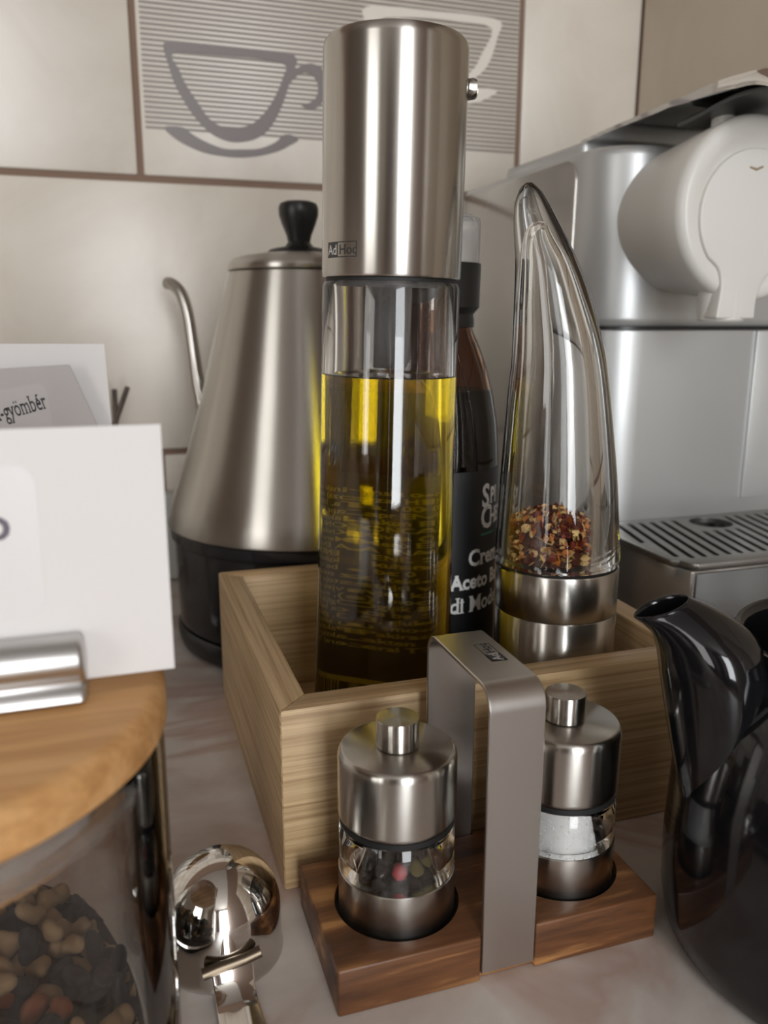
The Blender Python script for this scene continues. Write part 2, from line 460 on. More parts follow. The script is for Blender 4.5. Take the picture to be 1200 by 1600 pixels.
CS = [(.0483, .3326), (.0563, .3256), (.0685, .3199), (.0809, .3168), (.0996, .3157), (.1162, .3178), (.1308, .322), (.1394, .3264), (.1462, .3307), (.1414, .3338), (.1347, .3333), (.1286, .3279), (.1164, .3228), (.1021, .3214), (.0904, .3212), (.0778, .3248), (.0678, .3296), (.0623, .3335), (.0545, .334)]
WA = [(.1961, .4229), (.2136, .4282), (.2548, .4289), (.2868, .4295), (.3098, .4273), (.3075, .4162), (.3009, .3972), (.2908, .3862), (.2746, .378), (.2451, .3756), (.2241, .3852), (.2086, .4015)]
WB = [(.2086, .4181), (.2188, .4025), (.2318, .3881), (.2477, .3826), (.2744, .3849), (.2868, .3905), (.2941, .4026), (.3023, .4216), (.2762, .4235), (.2393, .423)]
WS = [(.2835, .3736), (.2949, .3782), (.3089, .377), (.2941, .3683), (.2777, .3652), (.2453, .3614), (.2242, .3626), (.2138, .3709), (.2268, .3696), (.2506, .3683)]
sh_ = lambda L: [(x - ox, z - oz) for x, z in L]
for nm, o_, h_, mat in (('cup_print', CA, CB, 'taupe'), ('cup_handle_print', CH, None, 'taupe'), ('saucer_print', CS, None, 'taupe'), ('cup_print', WA, WB, 'cream_print'), ('saucer_print', WS, None, 'cream_print')):
    v, f = fill_shape(sh_(smooth_poly(o_, 3)), sh_(smooth_poly(h_, 3)) if h_ else None, .0008)
    MB().add(v, f).build(nm, M[mat], decor, loc=(0, -.0008 if 'handle' not in nm else -.0009, 0), smooth=False)

# worktop, its upstand and the cabinet that carries it
tag(MB().box(-2.3, WALL_X - .001, -.02, WALL_Y - .0005, -.04, 0).build('worktop', M['counter'], bevel=.003), 'pale marble-look laminate worktop with faint pinkish veins', 'worktop')
tag(MB().box(-2.3, .266, WALL_Y - .018, WALL_Y - .001, .0003, .069).build('trim_1', M['upstand'], bevel=.003), kind='structure')
cab = empty('base_cabinet', (-.9, .32, -.9), 'dark wooden base cabinet carrying the marble-look worktop', 'cabinet')
MB().box(-1.35, 1.33, -.28, .335, .0, .859).build('body', M['cabinet'], cab, bevel=.002)
for k in range(4):
    d_ = MB().box(-1.33 + k * .665, -.68 + k * .665, -.302, -.2805, .06, .845).build('door', M['cabinet'], cab, bevel=.003)
    MB().tube([(-.72 + k * .665, -.3015, .72), (-.72 + k * .665, -.325, .72), (-.72 + k * .665, -.325, .6), (-.72 + k * .665, -.3015, .6)], .005, 10).build('handle', M['clip_steel'], d_)

ward = empty('added_wardrobe', (-1.0, -2.32, -.9), 'added unseen tall dark wooden cupboard, put in for a dark stripe in the steel', 'added_wardrobe')  # unseen, added so the brushed steel reflects a dark stripe beside the window
MB().box(-.36, .36, -.27, .27, 0, 2.2).build('body', M['cabinet'], ward, bevel=.004)
for k in (0, 1):
    d_ = MB().box(-.352 + k * .354, -.002 + k * .354, .2705, .290, .05, 2.17).build('door', M['cabinet'], ward, bevel=.004)
    MB().tube([(-.03 + k * .06, .289, 1.1), (-.03 + k * .06, .315, 1.1), (-.03 + k * .06, .315, .95), (-.03 + k * .06, .289, .95)], .006, 10).build('handle', M['clip_steel'], d_)

# ------------------------------------------------------------------ bamboo box
BX, BY, BW, BD, BH, BT = .0469, .258, .1765, .167, .070, .0112
box = empty('bamboo_box', (BX, BY, 0), 'square open bamboo box holding the tall oil dispenser, the glaze bottle and the horn mill', 'box')


def panel(quad, z0, z1, name, mat):
    MB().prism(quad, z0, z1).build(name, mat, box, bevel=.0007, bseg=2)


e = .00008
panel([(e, 0), (BW - e, 0), (BW - BT - e, BT), (BT + e, BT)], 0, BH, 'side_panel', M['bamboo_x'])
panel([(BT + e, BD - BT), (BW - BT - e, BD - BT), (BW - e, BD), (e, BD)], 0, BH, 'side_panel', M['bamboo_x'])
panel([(0, e), (BT, BT + e), (BT, BD - BT - e), (0, BD - e)], 0, BH, 'side_panel', M['bamboo_y'])
panel([(BW - BT, BT + e), (BW, e), (BW, BD - e), (BW - BT, BD - BT - e)], 0, BH, 'side_panel', M['bamboo_y'])
MB().box(BT - .0001, BW - BT + .0001, BT - .0001, BD - BT + .0001, .001, .0065).build('bottom_panel', M['bamboo_x'], box, bevel=.0004)
FL = .0066

# ------------------------------------------------------------------ oil dispenser
TILT = Matrix.Rotation(math.radians(1.05), 3, Vector((.3095, .951, 0))).to_euler()
OX, OY = .1035, .322
oil = empty('oil_dispenser', (OX, OY, FL + .0007), 'tall glass oil dispenser under a long brushed steel cap, standing in the bamboo box', 'oil dispenser', rot=TILT)
z0 = -FL
prof_o = [(0, 0), (.0285, 0), (.0298, .0012), (.0299, .004), (.0296, .034), (.02875, .064), (.0280, .10), (.0274, .141), (.0271, .173), (.0270, .2045), (.0262, .2062), (.0240, .2062)]
prof_i = [(.0236, .204), (.0238, .173), (.0242, .141), (.0248, .10), (.0255, .064), (.0262, .03), (.0262, .0165), (.0245, .0125), (0, .0115)]
MB().lathe(prof_o + prof_i, 128).build('glass_body', M['glass'], oil, ang=50)
MB().lathe([(0, .2075), (.0262, .2075), (.0268, .2078), (.0271, .2086), (.0271, .2885), (.0268, .2905), (.0258, .2918), (0, .2922)], 128).build('cap', M['steel'], oil)
MB().lathe([(.0255, .2062), (.0255, .2076)], 96).build('seal_ring', M['black_rubber'], oil)
MB().lathe([(0, .2072), (.0225, .2072), (.0225, .2035), (.0085, .2025), (.0082, .176), (.0065, .1735), (0, .1735)], 64).build('stopper', plain('grey_stopper', (.25, .25, .25), .2, Transmission_Weight=.6, IOR=1.4), oil)
v = Vector((.951, -.3095, 0))
MB().tube([v * .0262 + Vector((.006, .02, 0)) * .12 + Vector((0, 0, .277)), v * .0292 + Vector((0, 0, .277)), v * .0302 + Vector((0, 0, .277)), v * .0306 + Vector((0, 0, .277))], [.0037, .0037, .0031, .0015], 24).build('cap_pin', M['steel'], oil)
# maker's mark on the cap: a filled half with light letters and an outlined half with dark letters
camdir = math.atan2(-OY, -OX)
la, lz = camdir - math.radians(62), .2143 + z0 * 0
R = .0271
mb = MB()
for r in ((0, .0066, 0, .0056), (.0066, .0158, 0, .0004), (.0066, .0158, .0052, .0056), (.0154, .0158, .0004, .0052)):
    v_, f_ = grid_rect(*r); mb.add(cyl_map(v_, R, la, lz, .00005), f_)
v_, f_ = text_data('Hoc', .0050, .00006); mb.add(cyl_map([(p[0] + .0074, p[1] + .0011, 0) for p in v_], R, la, lz, .00005), f_)
mb.build('logo', M['logo_ink'], oil, smooth=False)
v_, f_ = text_data('Ad', .0050, .00006)
MB().add(cyl_map([(p[0] + .0004, p[1] + .0011, 0) for p in v_], R, la, lz, .00009), f_).build('logo_lettering', M['logo_light'], oil, smooth=False)
# the oil, overlapping the glass by a hair so that the two surfaces refract as one
oo = MB().lathe([(0, .0114), (.0245, .0124), (.0263, .0165), (.0263, .03), (.0256, .064), (.0249, .10), (.0243, .141), (.02392, .1712), (.0236, .1706), (0, .1706)], 128).build('olive_oil', M['oil'], loc=oil.location, rot=TILT, ang=50)
tag(oo, 'golden green olive oil filling most of the tall dispenser', 'oil')

# ------------------------------------------------------------------ balsamic glaze bottle
GX, GY, GR = .1450, .3672, .0302
gl = empty('glaze_bottle', (GX, GY, FL), 'dark amber vinegar glaze bottle with a black label and clear cap, behind the oil dispenser', 'bottle')
prof = [(0, 0), (.0285, 0), (GR, .002), (GR, .128), (.0298, .137), (.0287, .148), (.0267, .159), (.0236, .171), (.0203, .180), (.0175, .186), (.0162, .1895), (.0160, .193)]
MB().lathe(prof + [(.0145, .193), (.0145, .1885), (.0185, .179), (.0220, .170), (.0252, .158), (.0273, .147), (.0286, .135), (.0290, .128), (.0290, .004), (0, .004)], 96).build('glass_body', M['amber'], gl, ang=50)
MB().lathe([(.0161, .1895), (.0170, .1897), (.0170, .193), (.0165, .1955), (.0192, .1985), (.0195, .2175), (.0190, .2178), (0, .2178)], 72).build('cap', M['black_plastic'], gl)
MB().lathe([(0, .2380), (.0168, .2380), (.0184, .2370), (.0188, .2350), (.0188, .2178), (.0178, .2178), (.0178, .2345), (.0168, .2365), (0, .2368)], 72).build('clear_overcap', M['clear_plastic'], gl)
MB().lathe([(0, .232), (.004, .232), (.0055, .226), (.009, .222), (.009, .218), (0, .218)], 48).build('nozzle', M['white_plastic'], gl)
MB().lathe([(GR + .00012, .022), (GR + .00012, .1265)], 96).build('label_sheet', M['label_black'], gl)
tag(MB().lathe([(0, .0039), (.0291, .0039), (.0291, .128), (.0287, .135), (.0274, .147), (.0253, .158), (.0243, .1615), (0, .1615)], 96).build('glaze_liquid', M['vinegar'], loc=gl.location, ang=50), 'black balsamic glaze inside the amber bottle', 'vinegar')
ca = math.atan2(-GY, -GX)
mbw = MB()


def lab(s, size, a_deg, z, bold=.0002, xs=1.0, space=1.0, mb_=None):
    v_, f_ = text_data(s, size, bold, 0, space, xs, serif=True)
    (mb_ or mbw).add(cyl_map(v_, GR, ca + math.radians(a_deg), z - FL, .00030), f_)


lab('S', .0150, 46, .1160, .0004, .82); lab('PI', .0105, 58, .1172, .0003, .85)
lab('C', .0150, 45, .1060, .0004, .82); lab('HE', .0105, 58, .1072, .0003, .85)
lab('Crema', .0108, 32, .0890, .0003, .92); lab("d'Aceto Balsamico", .0098, 4, .0782, .0003, .9); lab('di Modena', .0108, 15, .0668, .00018, .92)
mbw.build('lettering', M['white_print'], gl, smooth=False)
mb = MB()
v_, f_ = grid_rect(0, .012, 0, .0009); mb.add(cyl_map(v_, GR, ca + math.radians(46), .1025 - FL, .0003), f_)
mb.build('green_stripe', M['green_print'], gl, smooth=False)
# the small print at the back of the label, facing the dispenser
mb = MB(); rows_ = ['ENA', 'sastojci vinski ocat', '(33, glukoza)', 'grozdje', 'Nakon', 'ENE. S', 'uvjeti', 'u smoci', 'eno pol', 'ETONCA', 'kuhan m', '(e), mod', 'Pakirano', 'HR Proiz', 'Kivna', 'be: 0 c', 'Ogljik', 'Lakten', 'Ta, 100', 'Mero', 'steklov', 'ca be 5', 'lateral', 'Zapr']
for k, s in enumerate(rows_):
    v_, f_ = text_data((s + ' ' + rows_[(k * 5 + 3) % len(rows_)] + ' ' + rows_[(k * 7 + 1) % len(rows_)])[:30 if k else 4], .0034 if k else .0050, .00005)
    mb.add(cyl_map(v_, GR, ca + math.radians(-75), .1275 - k * .0033 - FL, .00030), f_)
mb.build('small_print', M['yellow_print'], gl, smooth=False)
mb = MB(); u = 0
v_, f_ = grid_rect(0, .030, 0, .0115); mb.add(cyl_map(v_, GR, ca + math.radians(-70), .0245 - FL + .0005, .00025), f_)
mb.build('barcode_field', M['yellow_print'], gl, smooth=False)
mb = MB()
for k in range(34):
    w_ = random.choice((.0003, .0003, .0006, .0009)); v_, f_ = grid_rect(u, u + w_, 0, .0085, 2)
    mb.add(cyl_map(v_, GR, ca + math.radians(-68), .0255 - FL, .00033), f_); u += w_ + random.choice((.0003, .0005))
mb.build('barcode', M['ink'], gl, smooth=False)

# ------------------------------------------------------------------ horn shaped mill
HX, HY = .175, .300
horn = empty('horn_mill', (HX, HY, FL), 'horn shaped clear acrylic chili mill on a steel base in the bamboo box', 'mill', rot=(0, 0, -YAW))
d = -FL
MB().lathe([(0, 0), (.0250, 0), (.0256, .0006), (.0256, .0738 - .0002), (.0254, .0740), (0, .0740)], 96).build('grinder_base', M['steel'], horn)
MB().lathe([(0, .0742), (.0254, .0742), (.0256, .0745), (.0256, .0925), (.0252, .0932), (0, .0932)], 96).build('steel_collar', M['steel'], horn)
MB().lathe([(.0248, .0932), (.0248, .0946)], 96).build('seal_ring', M['black_rubber'], horn)
out = [(.1012, .0256, -.0003), (.1025, .0260, -.0004), (.1075, .0257, -.0005), (.1324, .0241, -.0013), (.1511, .02235, -.0021), (.1746, .0199, -.0033), (.1847, .0186, -.0040), (.1997, .0164, -.0062), (.2119, .0141, -.0085), (.2238, .0114, -.0114), (.2354, .0086, -.0152), (.2422, .0068, -.0171), (.2467, .0050, -.0181), (.2500, .0026, -.0189), (.2510, .0009, -.0193)]
inn = [(.1012, .0182, -.0026), (.1077, .0182, -.0026), (.1325, .0171, -.0028), (.1617, .0150, -.0037), (.1847, .0126, -.0049), (.2046, .0096, -.0080), (.2190, .0070, -.0107), (.2284, .0046, -.0133), (.2340, .0028, -.0144), (.2358, .0010, -.0148)]


def interp(tab, n):
    t_ = catmull([Vector(p) for p in tab], n); return t_


def horn_rings(tab, seg=72):
    P = interp(tab, 5); rr = []
    for k, p in enumerate(P):
        a, b = P[max(k - 1, 0)], P[min(k + 1, len(P) - 1)]
        sl = math.atan2(b[2] - a[2], b[0] - a[0])
        if k == 0: sl = 0
        r = p[1]
        rr.append([(p[2] + r * math.cos(2 * PI * i / seg) * math.cos(sl * .8), r * math.sin(2 * PI * i / seg), p[0] + d - r * math.cos(2 * PI * i / seg) * math.sin(sl * .8)) for i in range(seg)])
    return rr


ro, ri_ = horn_rings(out), horn_rings(inn)
mb = MB(); mb.loft(ro, cap0=False, cap1=True); nv = len(mb.v)
mb.loft(ri_, cap0=False, cap1=True)
seg = 72
mb.f += [(i, (i + 1) % seg, nv + (i + 1) % seg, nv + i) for i in range(seg)]; mb.m += [0] * seg
mb.build('acrylic_horn', M['acrylic'], horn, ang=60)
# chili flakes: far too many to count, one heap of real flakes and seeds
mb = MB()
hc = Vector((-.0026, 0, 0)); zt = .0950
mb.lathe([(0, zt), (.0150, zt), (.0155, zt + .009), (.0120, zt + .0165), (.005, zt + .0195), (0, zt + .020)], 32, cx=hc.x, mi=1)
rnd = random.Random(3)
for k in range(620):
    a = rnd.uniform(0, 2 * PI); q = rnd.random()
    if q < .62: r = rnd.uniform(.0150, .0168); zz = zt + rnd.uniform(.0004, .0165)
    else: r = .0165 * math.sqrt(rnd.random()); zz = zt + .0215 - .0045 * (r / .0165) ** 2 + rnd.uniform(-.001, .001) - (.0015 if rnd.random() < .5 else 0)
    if zz > zt + .0205 - .0045 * (r / .0165) ** 2: zz = zt + .0205 - .0045 * (r / .0165) ** 2 + rnd.uniform(-.0008, .0008)
    c = Vector((hc.x + r * math.cos(a), r * math.sin(a), zz))
    kind = rnd.random(); rot = Euler((rnd.uniform(0, 6), rnd.uniform(0, 6), rnd.uniform(0, 6))).to_matrix()
    vs_ = []
    if kind < .20:                      # flat round seed
        rr = rnd.uniform(.0014, .0021)
        ring = [Vector((rr * math.cos(t), rr * .85 * math.sin(t), 0)) for t in [2 * PI * i / 7 for i in range(7)]]
        vs_ = [c + rot @ p for p in ring] + [c + rot @ Vector((0, 0, .0004)), c + rot @ Vector((0, 0, -.0004))]
        fs = [(i, (i + 1) % 7, 7) for i in range(7)] + [((i + 1) % 7, i, 8) for i in range(7)]; mi = 3
    else:                               # curled shard of pod
        L, W_, cu = rnd.uniform(.0028, .0056), rnd.uniform(.0014, .0034), rnd.uniform(.0004, .0016)
        up = [Vector((x_ * L / 2 * rnd.uniform(.7, 1.1), y_ * W_ / 2 * rnd.uniform(.5, 1.1), cu * (1 - x_ * x_))) for x_ in (-1, 0, 1) for y_ in (-1, 1)]
        vs_ = [c + rot @ p for p in up] + [c + rot @ (p - Vector((0, 0, .00022))) for p in up]
        fs = [(0, 2, 3, 1), (2, 4, 5, 3), (6, 7, 9, 8), (8, 9, 11, 10), (0, 6, 8, 2), (2, 8, 10, 4), (1, 3, 9, 7), (3, 5, 11, 9), (0, 1, 7, 6), (4, 10, 11, 5)]
        mi = rnd.choices((0, 1, 2, 3), (6, 2.2, 2.6, 1.9))[0]
    # keep every piece inside the cavity
    vv = []
    for p in vs_:
        h = Vector((p.x - hc.x, p.y, 0)); mr_ = .0178
        if h.length > mr_: h = h.normalized() * mr_
        vv.append((hc.x + h.x, h.y, max(p.z, zt)))
    mb.add(vv, fs, mi)
fk = mb.build('chili_flakes', [M['chili_red'], M['chili_dark'], M['chili_orange'], M['chili_seed']], loc=(HX, HY, FL), rot=(0, 0, -YAW), smooth=False, norm=True)
tag(fk, 'heap of red chili flakes and yellow seeds inside the horn mill', 'chili flakes', kind='stuff')

# ------------------------------------------------------------------ wooden mill stand with its steel handle
KX, KY, KW, KD, KH = .0508, .198, .1087, .051, .016
LX0, LX1 = .0966 - KX, .1146 - KX
MC = ((.0774 - KX, .0255), (.1362 - KX, .0255))
stand = empty('mill_stand', (KX, KY, 0), 'reddish brown wooden stand with a steel carrying handle, holding the two small mills', 'stand')
mb = MB().prism([(0, 0), (LX0 - .0003, 0), (LX0 - .0003, .0016), (LX1 + .0003, .0016), (LX1 + .0003, 0), (KW, 0), (KW, KD), (LX1 + .0003, KD), (LX1 + .0003, KD - .0016), (LX0 - .0003, KD - .0016), (LX0 - .0003, KD), (0, KD)], 0, KH)
blk = mb.build('wooden_block', M['acacia'], stand, bevel=.0014, bseg=3)
mb = MB()
for cx, cy in MC: mb.lathe([(0, .0128), (.0203, .0128), (.0203, .03), (0, .03)], 72, cx, cy)
cut = mb.build('cutter', M['acacia'], stand)
apply_boolean(blk, cut)
for cx, cy in MC:
    MB().lathe([(0, .0129), (.0201, .0129), (.0201, .0132), (0, .0132)], 64, cx, cy).build('recess_gap_disc', M['black_rubber'], stand)  # flat black disc, its colour makes the dark gap round the mill foot
# strap: a flat bar bent into an upside-down U over the block
T, ZT, RB = .0015, .0970, .0075


def strap_path(off):
    yA, yB, zt_ = -.0 + off, KD - off, ZT - off; rb = RB - off
    p = [(yA, .0025)]
    for k in range(13):
        a = PI - k / 12 * PI / 2; p.append((yA + rb + rb * math.cos(a), zt_ - rb + rb * math.sin(a)))
    for k in range(13):
        a = PI / 2 - k / 12 * PI / 2; p.append((yB - rb + rb * math.cos(a), zt_ - rb + rb * math.sin(a)))
    p.append((yB, .0025)); return p


po, pi_ = strap_path(0), strap_path(T)
rings = []
for (a, b), (c, e_) in zip(po, pi_):
    rings.append([(LX0, a, b), (LX1, a, b), (LX1, c, e_), (LX0, c, e_)])
MB().loft(rings).build('handle', M['steel_strap'], stand, bevel=.0003, bseg=1, bang=60)
# mark etched on top of the handle
mb = MB(); lx, ly = .1082 - KX - .0022, .0195
for r in ((0, .0054, 0, .0003), (0, .0054, .0139, .0142), (0, .0003, 0, .0142), (.0051, .0054, 0, .0142), (0, .0054, 0, .0058)):
    mb.box(lx + r[0], lx + r[1], ly + r[2], ly + r[3], ZT - .00002, ZT + .00006)
v_, f_ = text_data('Hoc', .0046, .00005); mb.add([(lx + .0043 - p[1], ly + .0066 + p[0], ZT + .00006) for p in v_], f_)
mb.build('logo', M['logo_ink'], stand, smooth=False)
v_, f_ = text_data('Ad', .0046, .00005)
MB().add([(lx + .0043 - p[1], ly + .0004 + p[0], ZT + .0001) for p in v_], f_).build('logo_lettering', M['logo_light'], stand, smooth=False)

ZB = .0133


def mini_mill(cx, cy, label):
    t = empty('small_mill', (KX + cx, KY + cy, ZB), label, 'mill', 'small steel mills in the wooden stand')
    MB().lathe([(0, 0), (.0182, 0), (.0188, .0008), (.0188, .0160), (.0185, .0163), (.0131, .0163), (.0131, .014), (0, .014)], 96).build('steel_base', M['steel'], t)
    MB().lathe([(.0132, .0164), (.0184, .0164), (.0185, .0168), (.0185, .0318), (.0182, .0322), (.0132, .0322)] + [(.0132, .0164)], 96).build('clear_window', M['acrylic'], t)
    MB().lathe([(0, .0323), (.0182, .0323), (.0182, .0342), (0, .0342)], 72).build('black_seal', M['black_rubber'], t)
    MB().lathe([(0, .0345), (.0180, .0343), (.0187, .0352), (.0188, .036), (.0188, .0540), (.0186, .0556), (.0180, .0567), (.0172, .0571), (0, .0574)], 96).build('steel_cap', M['steel'], t)
    MB().lathe([(0, .0575), (.0064, .0575), (.0068, .0578), (.0068, .0663), (.0066, .0667), (0, .0669)], 64).build('knob', M['steel'], t)
    MB().lathe([(0, .0141), (.0016, .0141), (.0016, .0322), (0, .0322)], 24).build('spindle', M['black_plastic'], t)
    return t


m1 = mini_mill(*MC[0], 'small steel mill showing peppercorns, left of the stand handle')
m2 = mini_mill(*MC[1], 'small steel mill showing white salt, right of the stand handle')
# peppercorns one by one
me_pc = {}


def pc_mesh(kind):
    bm = bmesh.new(); bmesh.ops.create_icosphere(bm, subdivisions=2, radius=1)
    r_ = random.Random(kind)
    for v in bm.verts: v.co *= 1 + r_.uniform(-.07, .05)
    me = bpy.data.meshes.new('peppercorn'); bm.to_mesh(me); bm.free(); me.materials.append(M[kind])
    me.polygons.foreach_set('use_smooth', [True] * len(me.polygons)); return me


for k in ('pepper_black', 'pepper_pink', 'pepper_green'): me_pc[k] = pc_mesh(k)
base_p = m1.location
camA = math.atan2(-base_p.y, -base_p.x)
pcs = []
for (r, n, zz, ph) in ((.0106, 13, .0167, 0), (.0106, 13, .0209, .08), (.0062, 7, .0170, .1), (.0062, 7, .0213, .5), (.0105, 12, .0251, .25), (.0060, 6, .0256, .2)):
    for i in range(n):
        a = camA + ph + 2 * PI * i / n; pcs.append((r * math.cos(a), r * math.sin(a), zz, (a - camA + PI) % (2 * PI) - PI, r))
for (x, y, z_, da, r) in pcs:
    kind = 'pepper_black'
    if r > .008 and .02 < z_ < .0212 and 0 <= da < .3: kind = 'pepper_pink'
    elif r > .008 and .02 < z_ < .0212 and .5 < da < .7: kind = 'pepper_green'
    elif r > .008 and random.random() < .10 and abs(da) > .9: kind = 'pepper_green'
    o = bpy.data.objects.new('peppercorn', me_pc[kind]); C.objects.link(o)
    s = .0021 if kind != 'pepper_pink' else .00225
    o.scale = (s, s, s); o.rotation_euler = (random.uniform(0, 6), random.uniform(0, 6), 0)
    o.location = (base_p.x + x, base_p.y + y, base_p.z + z_ - .0003)
    tag(o, {'pepper_black': 'black wrinkled peppercorn in the left small mill', 'pepper_pink': 'round pink peppercorn, the only red one, in the left small mill', 'pepper_green': 'olive green peppercorn in the left small mill'}[kind], 'peppercorn', {'pepper_black': 'black peppercorns in the mill', 'pepper_green': 'green peppercorns in the mill'}.get(kind))
# salt
mb = MB(); rnd = random.Random(5)
mb.lathe([(.0018, .0143), (.0127, .0143), (.0127, .0302), (.006, .0307), (.0018, .0304)], 32)
for k in range(2800):
    a = rnd.uniform(0, 2 * PI)
    if rnd.random() < .6: r, zz = rnd.uniform(.0121, .0127), rnd.uniform(.0150, .0303)
    else: r, zz = rnd.uniform(.002, .0124), .0304 + rnd.uniform(-.0004, .0006)
    c = Vector((r * math.cos(a), r * math.sin(a), zz)); s = rnd.uniform(.0003, .0006); r = min(r, .0131 - s)
    rot = Euler((rnd.uniform(0, 6), rnd.uniform(0, 6), 0)).to_matrix()
    mb.add([c + rot @ (Vector(p) * s) for p in [(1, 0, 0), (-1, 0, 0), (0, 1, 0), (0, -1, 0), (0, 0, 1), (0, 0, -1)]], [(0, 2, 4), (2, 1, 4), (1, 3, 4), (3, 0, 4), (2, 0, 5), (1, 2, 5), (3, 1, 5), (0, 3, 5)])
tag(mb.build('salt', M['salt'], loc=m2.location, smooth=False), 'coarse white salt inside the right small mill', 'salt', kind='stuff')

# ------------------------------------------------------------------ kettle
QX, QY = .1118, .508
ket = empty('kettle', (QX, QY, 0), 'cone shaped brushed steel gooseneck kettle on a black base, behind the bamboo box', 'kettle')
MB().lathe([(0, 0.0005), (.076, .0005), (.080, .003), (.0815, .008), (.0815, .013), (.0800, .0150), (0, .0150)], 96).build('power_base', M['black_plastic'], ket)
MB().lathe([(0, .0152), (.0785, .0152), (.0800, .017), (.0812, .060), (.0812, .0680), (.0835, .0705), (.0838, .0760), (.0825, .0775), (0, .0775)], 96).build('lower_housing', M['black_gloss'], ket)
bp_ = [(.0843, .0772), (.0848, .0785), (.0815, .0905), (.0765, .1050), (.0699, .1235), (.0592, .1606), (.0497, .1991), (.0440, .2200), (.0422, .2262)]
MB().lathe([(0, .0778)] + bp_ + [(.041, .2266), (0, .2266)], 128).build('body', M['steel_kettle'], ket)
MB().lathe([(0, .2268), (.0415, .2268), (.0428, .2276), (.0432, .2292), (.0424, .2312), (.0395, .2338), (.0330, .2358), (.0240, .2372), (0, .2376)], 96).build('lid', M['steel_kettle'], ket)
MB().lathe([(0, .2372), (.0200, .2374), (.0170, .2398), (.0085, .2415), (.0066, .2440), (.0075, .2480), (.0100, .2540), (.0116, .2590), (.0118, .2630), (.0108, .2656), (.0080, .2668), (0, .2671)], 64).build('lid_knob', M['black_plastic'], ket)
sd = Vector((-.55, .835, 0)).normalized()
pp = [sd * l + Vector((0, 0, z)) for l, z in ((.066, .096), (.082, .100), (.092, .112), (.0955, .138), (.100, .156), (.1035, .180), (.1075, .203), (.1135, .2165), (.122, .2225), (.1275, .2235))]
path = catmull(pp, 6); n = len(path)
MB().tube(path, [.0075 - .0033 * min(1, i / (n * .55)) for i in range(n)], 24).build('spout', M['steel_kettle'], ket)
pp = [-sd * l + Vector((0, 0, z)) for l, z in ((.0405, .215), (.056, .222), (.074, .218), (.084, .200), (.087, .172), (.088, .140), (.089, .118))]
MB().tube(catmull(pp, 5), .0065, 18).build('handle', M['black_plastic'], ket)

# ------------------------------------------------------------------ coffee machine
cm = empty('coffee_machine', (.27, .43, 0), 'silver capsule coffee machine with a round white brew head, chrome lever and drip tray', 'coffee machine')
mb = MB(); RF = .031
ol = [(.163, 0), (.163, .205), (0, .205), (0, RF)] + [(RF - RF * math.cos(a), RF - RF * math.sin(a)) for a in [k / 10 * PI / 2 for k in range(1, 11)]]
mb.prism(ol, .1950, .2965); mb.build('upper_body', M['silver'], cm, bevel=.006, bseg=4, bang=50)
MB().prism(ol, .0005, .1938).build('lower_body', M['silver'], cm, bevel=.0006, bseg=1, bang=50)
MB().prism([(p[0] * .985 + .001, p[1] * .985 + .002) for p in ol], .1930, .1960).build('body_seam', M['black_plastic'], cm)
MB().box(.1115, .1632, -.0022, .03, .088, .1935).build('front_cover', plain('light_silver', (.60, .60, .59), .38, .5), cm, bevel=.0008)
# side panel with a rounded upper front corner, standing proud by a hair
q = [(.2, .001), (.2, .2925), (.045, .2925)] + [(.045 - .013 * math.sin(a), .2795 + .013 * math.cos(a)) for a in [k / 6 * PI / 2 for k in range(1, 7)]] + [(.0335, .20), (.0335, .001)]
MB().prism(q, -.0012, .003, 'X').build('side_panel', M['side_panel'], cm, bevel=.0005, bseg=2)
MB().prism([(.019, .060), (.150, .060), (.150, .19), (.030, .19), (.019, .165)], .2966, .3082).build('rear_cover', M['silver'], cm, bevel=.003, bseg=3)
# brew head: short horizontal cylinder
HCX, HCZ, HR = .0522, .2555, .0465


def disc_loft(prof, seg=96):
    """prof: (radius, y) along -Y"""
    return [[(HCX + r * math.cos(2 * PI * i / seg), y, HCZ + r * math.sin(2 * PI * i / seg)) for i in range(seg)] for r, y in prof]


MB().loft(disc_loft([(HR - .0065, .012), (HR - .0062, -.002), (HR - .0025, -.030), (HR, -.0535), (HR - .0006, -.0562), (HR - .002, -.0582), (HR - .004, -.0592), (.036, -.0590), (.0355, -.0586)])).build('brew_head', M['white_plastic'], cm, ang=50)
# pear shaped face plate running down into the outlet
pc = []; RD = .0330; dx, dz = .0494, .2515; nx = .0434
for k in range(49):
    a = math.radians(-39) + k / 48 * math.radians(258); pc.append((dx + RD * math.cos(a), dz + RD * math.sin(a)))
cl = catmull([Vector((*p, 0)) for p in (pc[-1], (.0296, .2262), (.0321, .2212), (.0327, .2150), (.0320, .2073), (.0313, .2005))], 4)[1:]
cr = catmull([Vector((*p, 0)) for p in ((.0556, .2005), (.0556, .2073), (.0566, .2150), (.0596, .2212), (.0665, .2262), pc[0])], 4)[:-1]
pc += [(p.x, p.y) for p in cl] + [(p.x, p.y) for p in cr]
MB().prism(pc, -.0612, -.050, 'Y').build('face_plate', M['white_plastic'], cm, bevel=.0010, bseg=3, bang=60)
MB().lathe([(0, .1990), (.0112, .1990), (.0121, .2000), (.0121, .2150), (.0115, .2180), (0, .2180)], 48, nx, -.0492).build('outlet', M['white_plastic'], cm)
MB().tube([(dx - .006, -.0610, dz + .0235), (dx - .002, -.0618, dz + .0225), (dx + .002, -.0610, dz + .0240)], .0006, 8).build('face_mark', plain('tan_mark', (.35, .27, .18), .5), cm)
MB().lathe([(0, .2975), (.006, .2975), (.006, .3062), (.0055, .3068), (0, .3068)], 32, .045, -.036).build('hinge_peg', M['white_plastic'], cm)
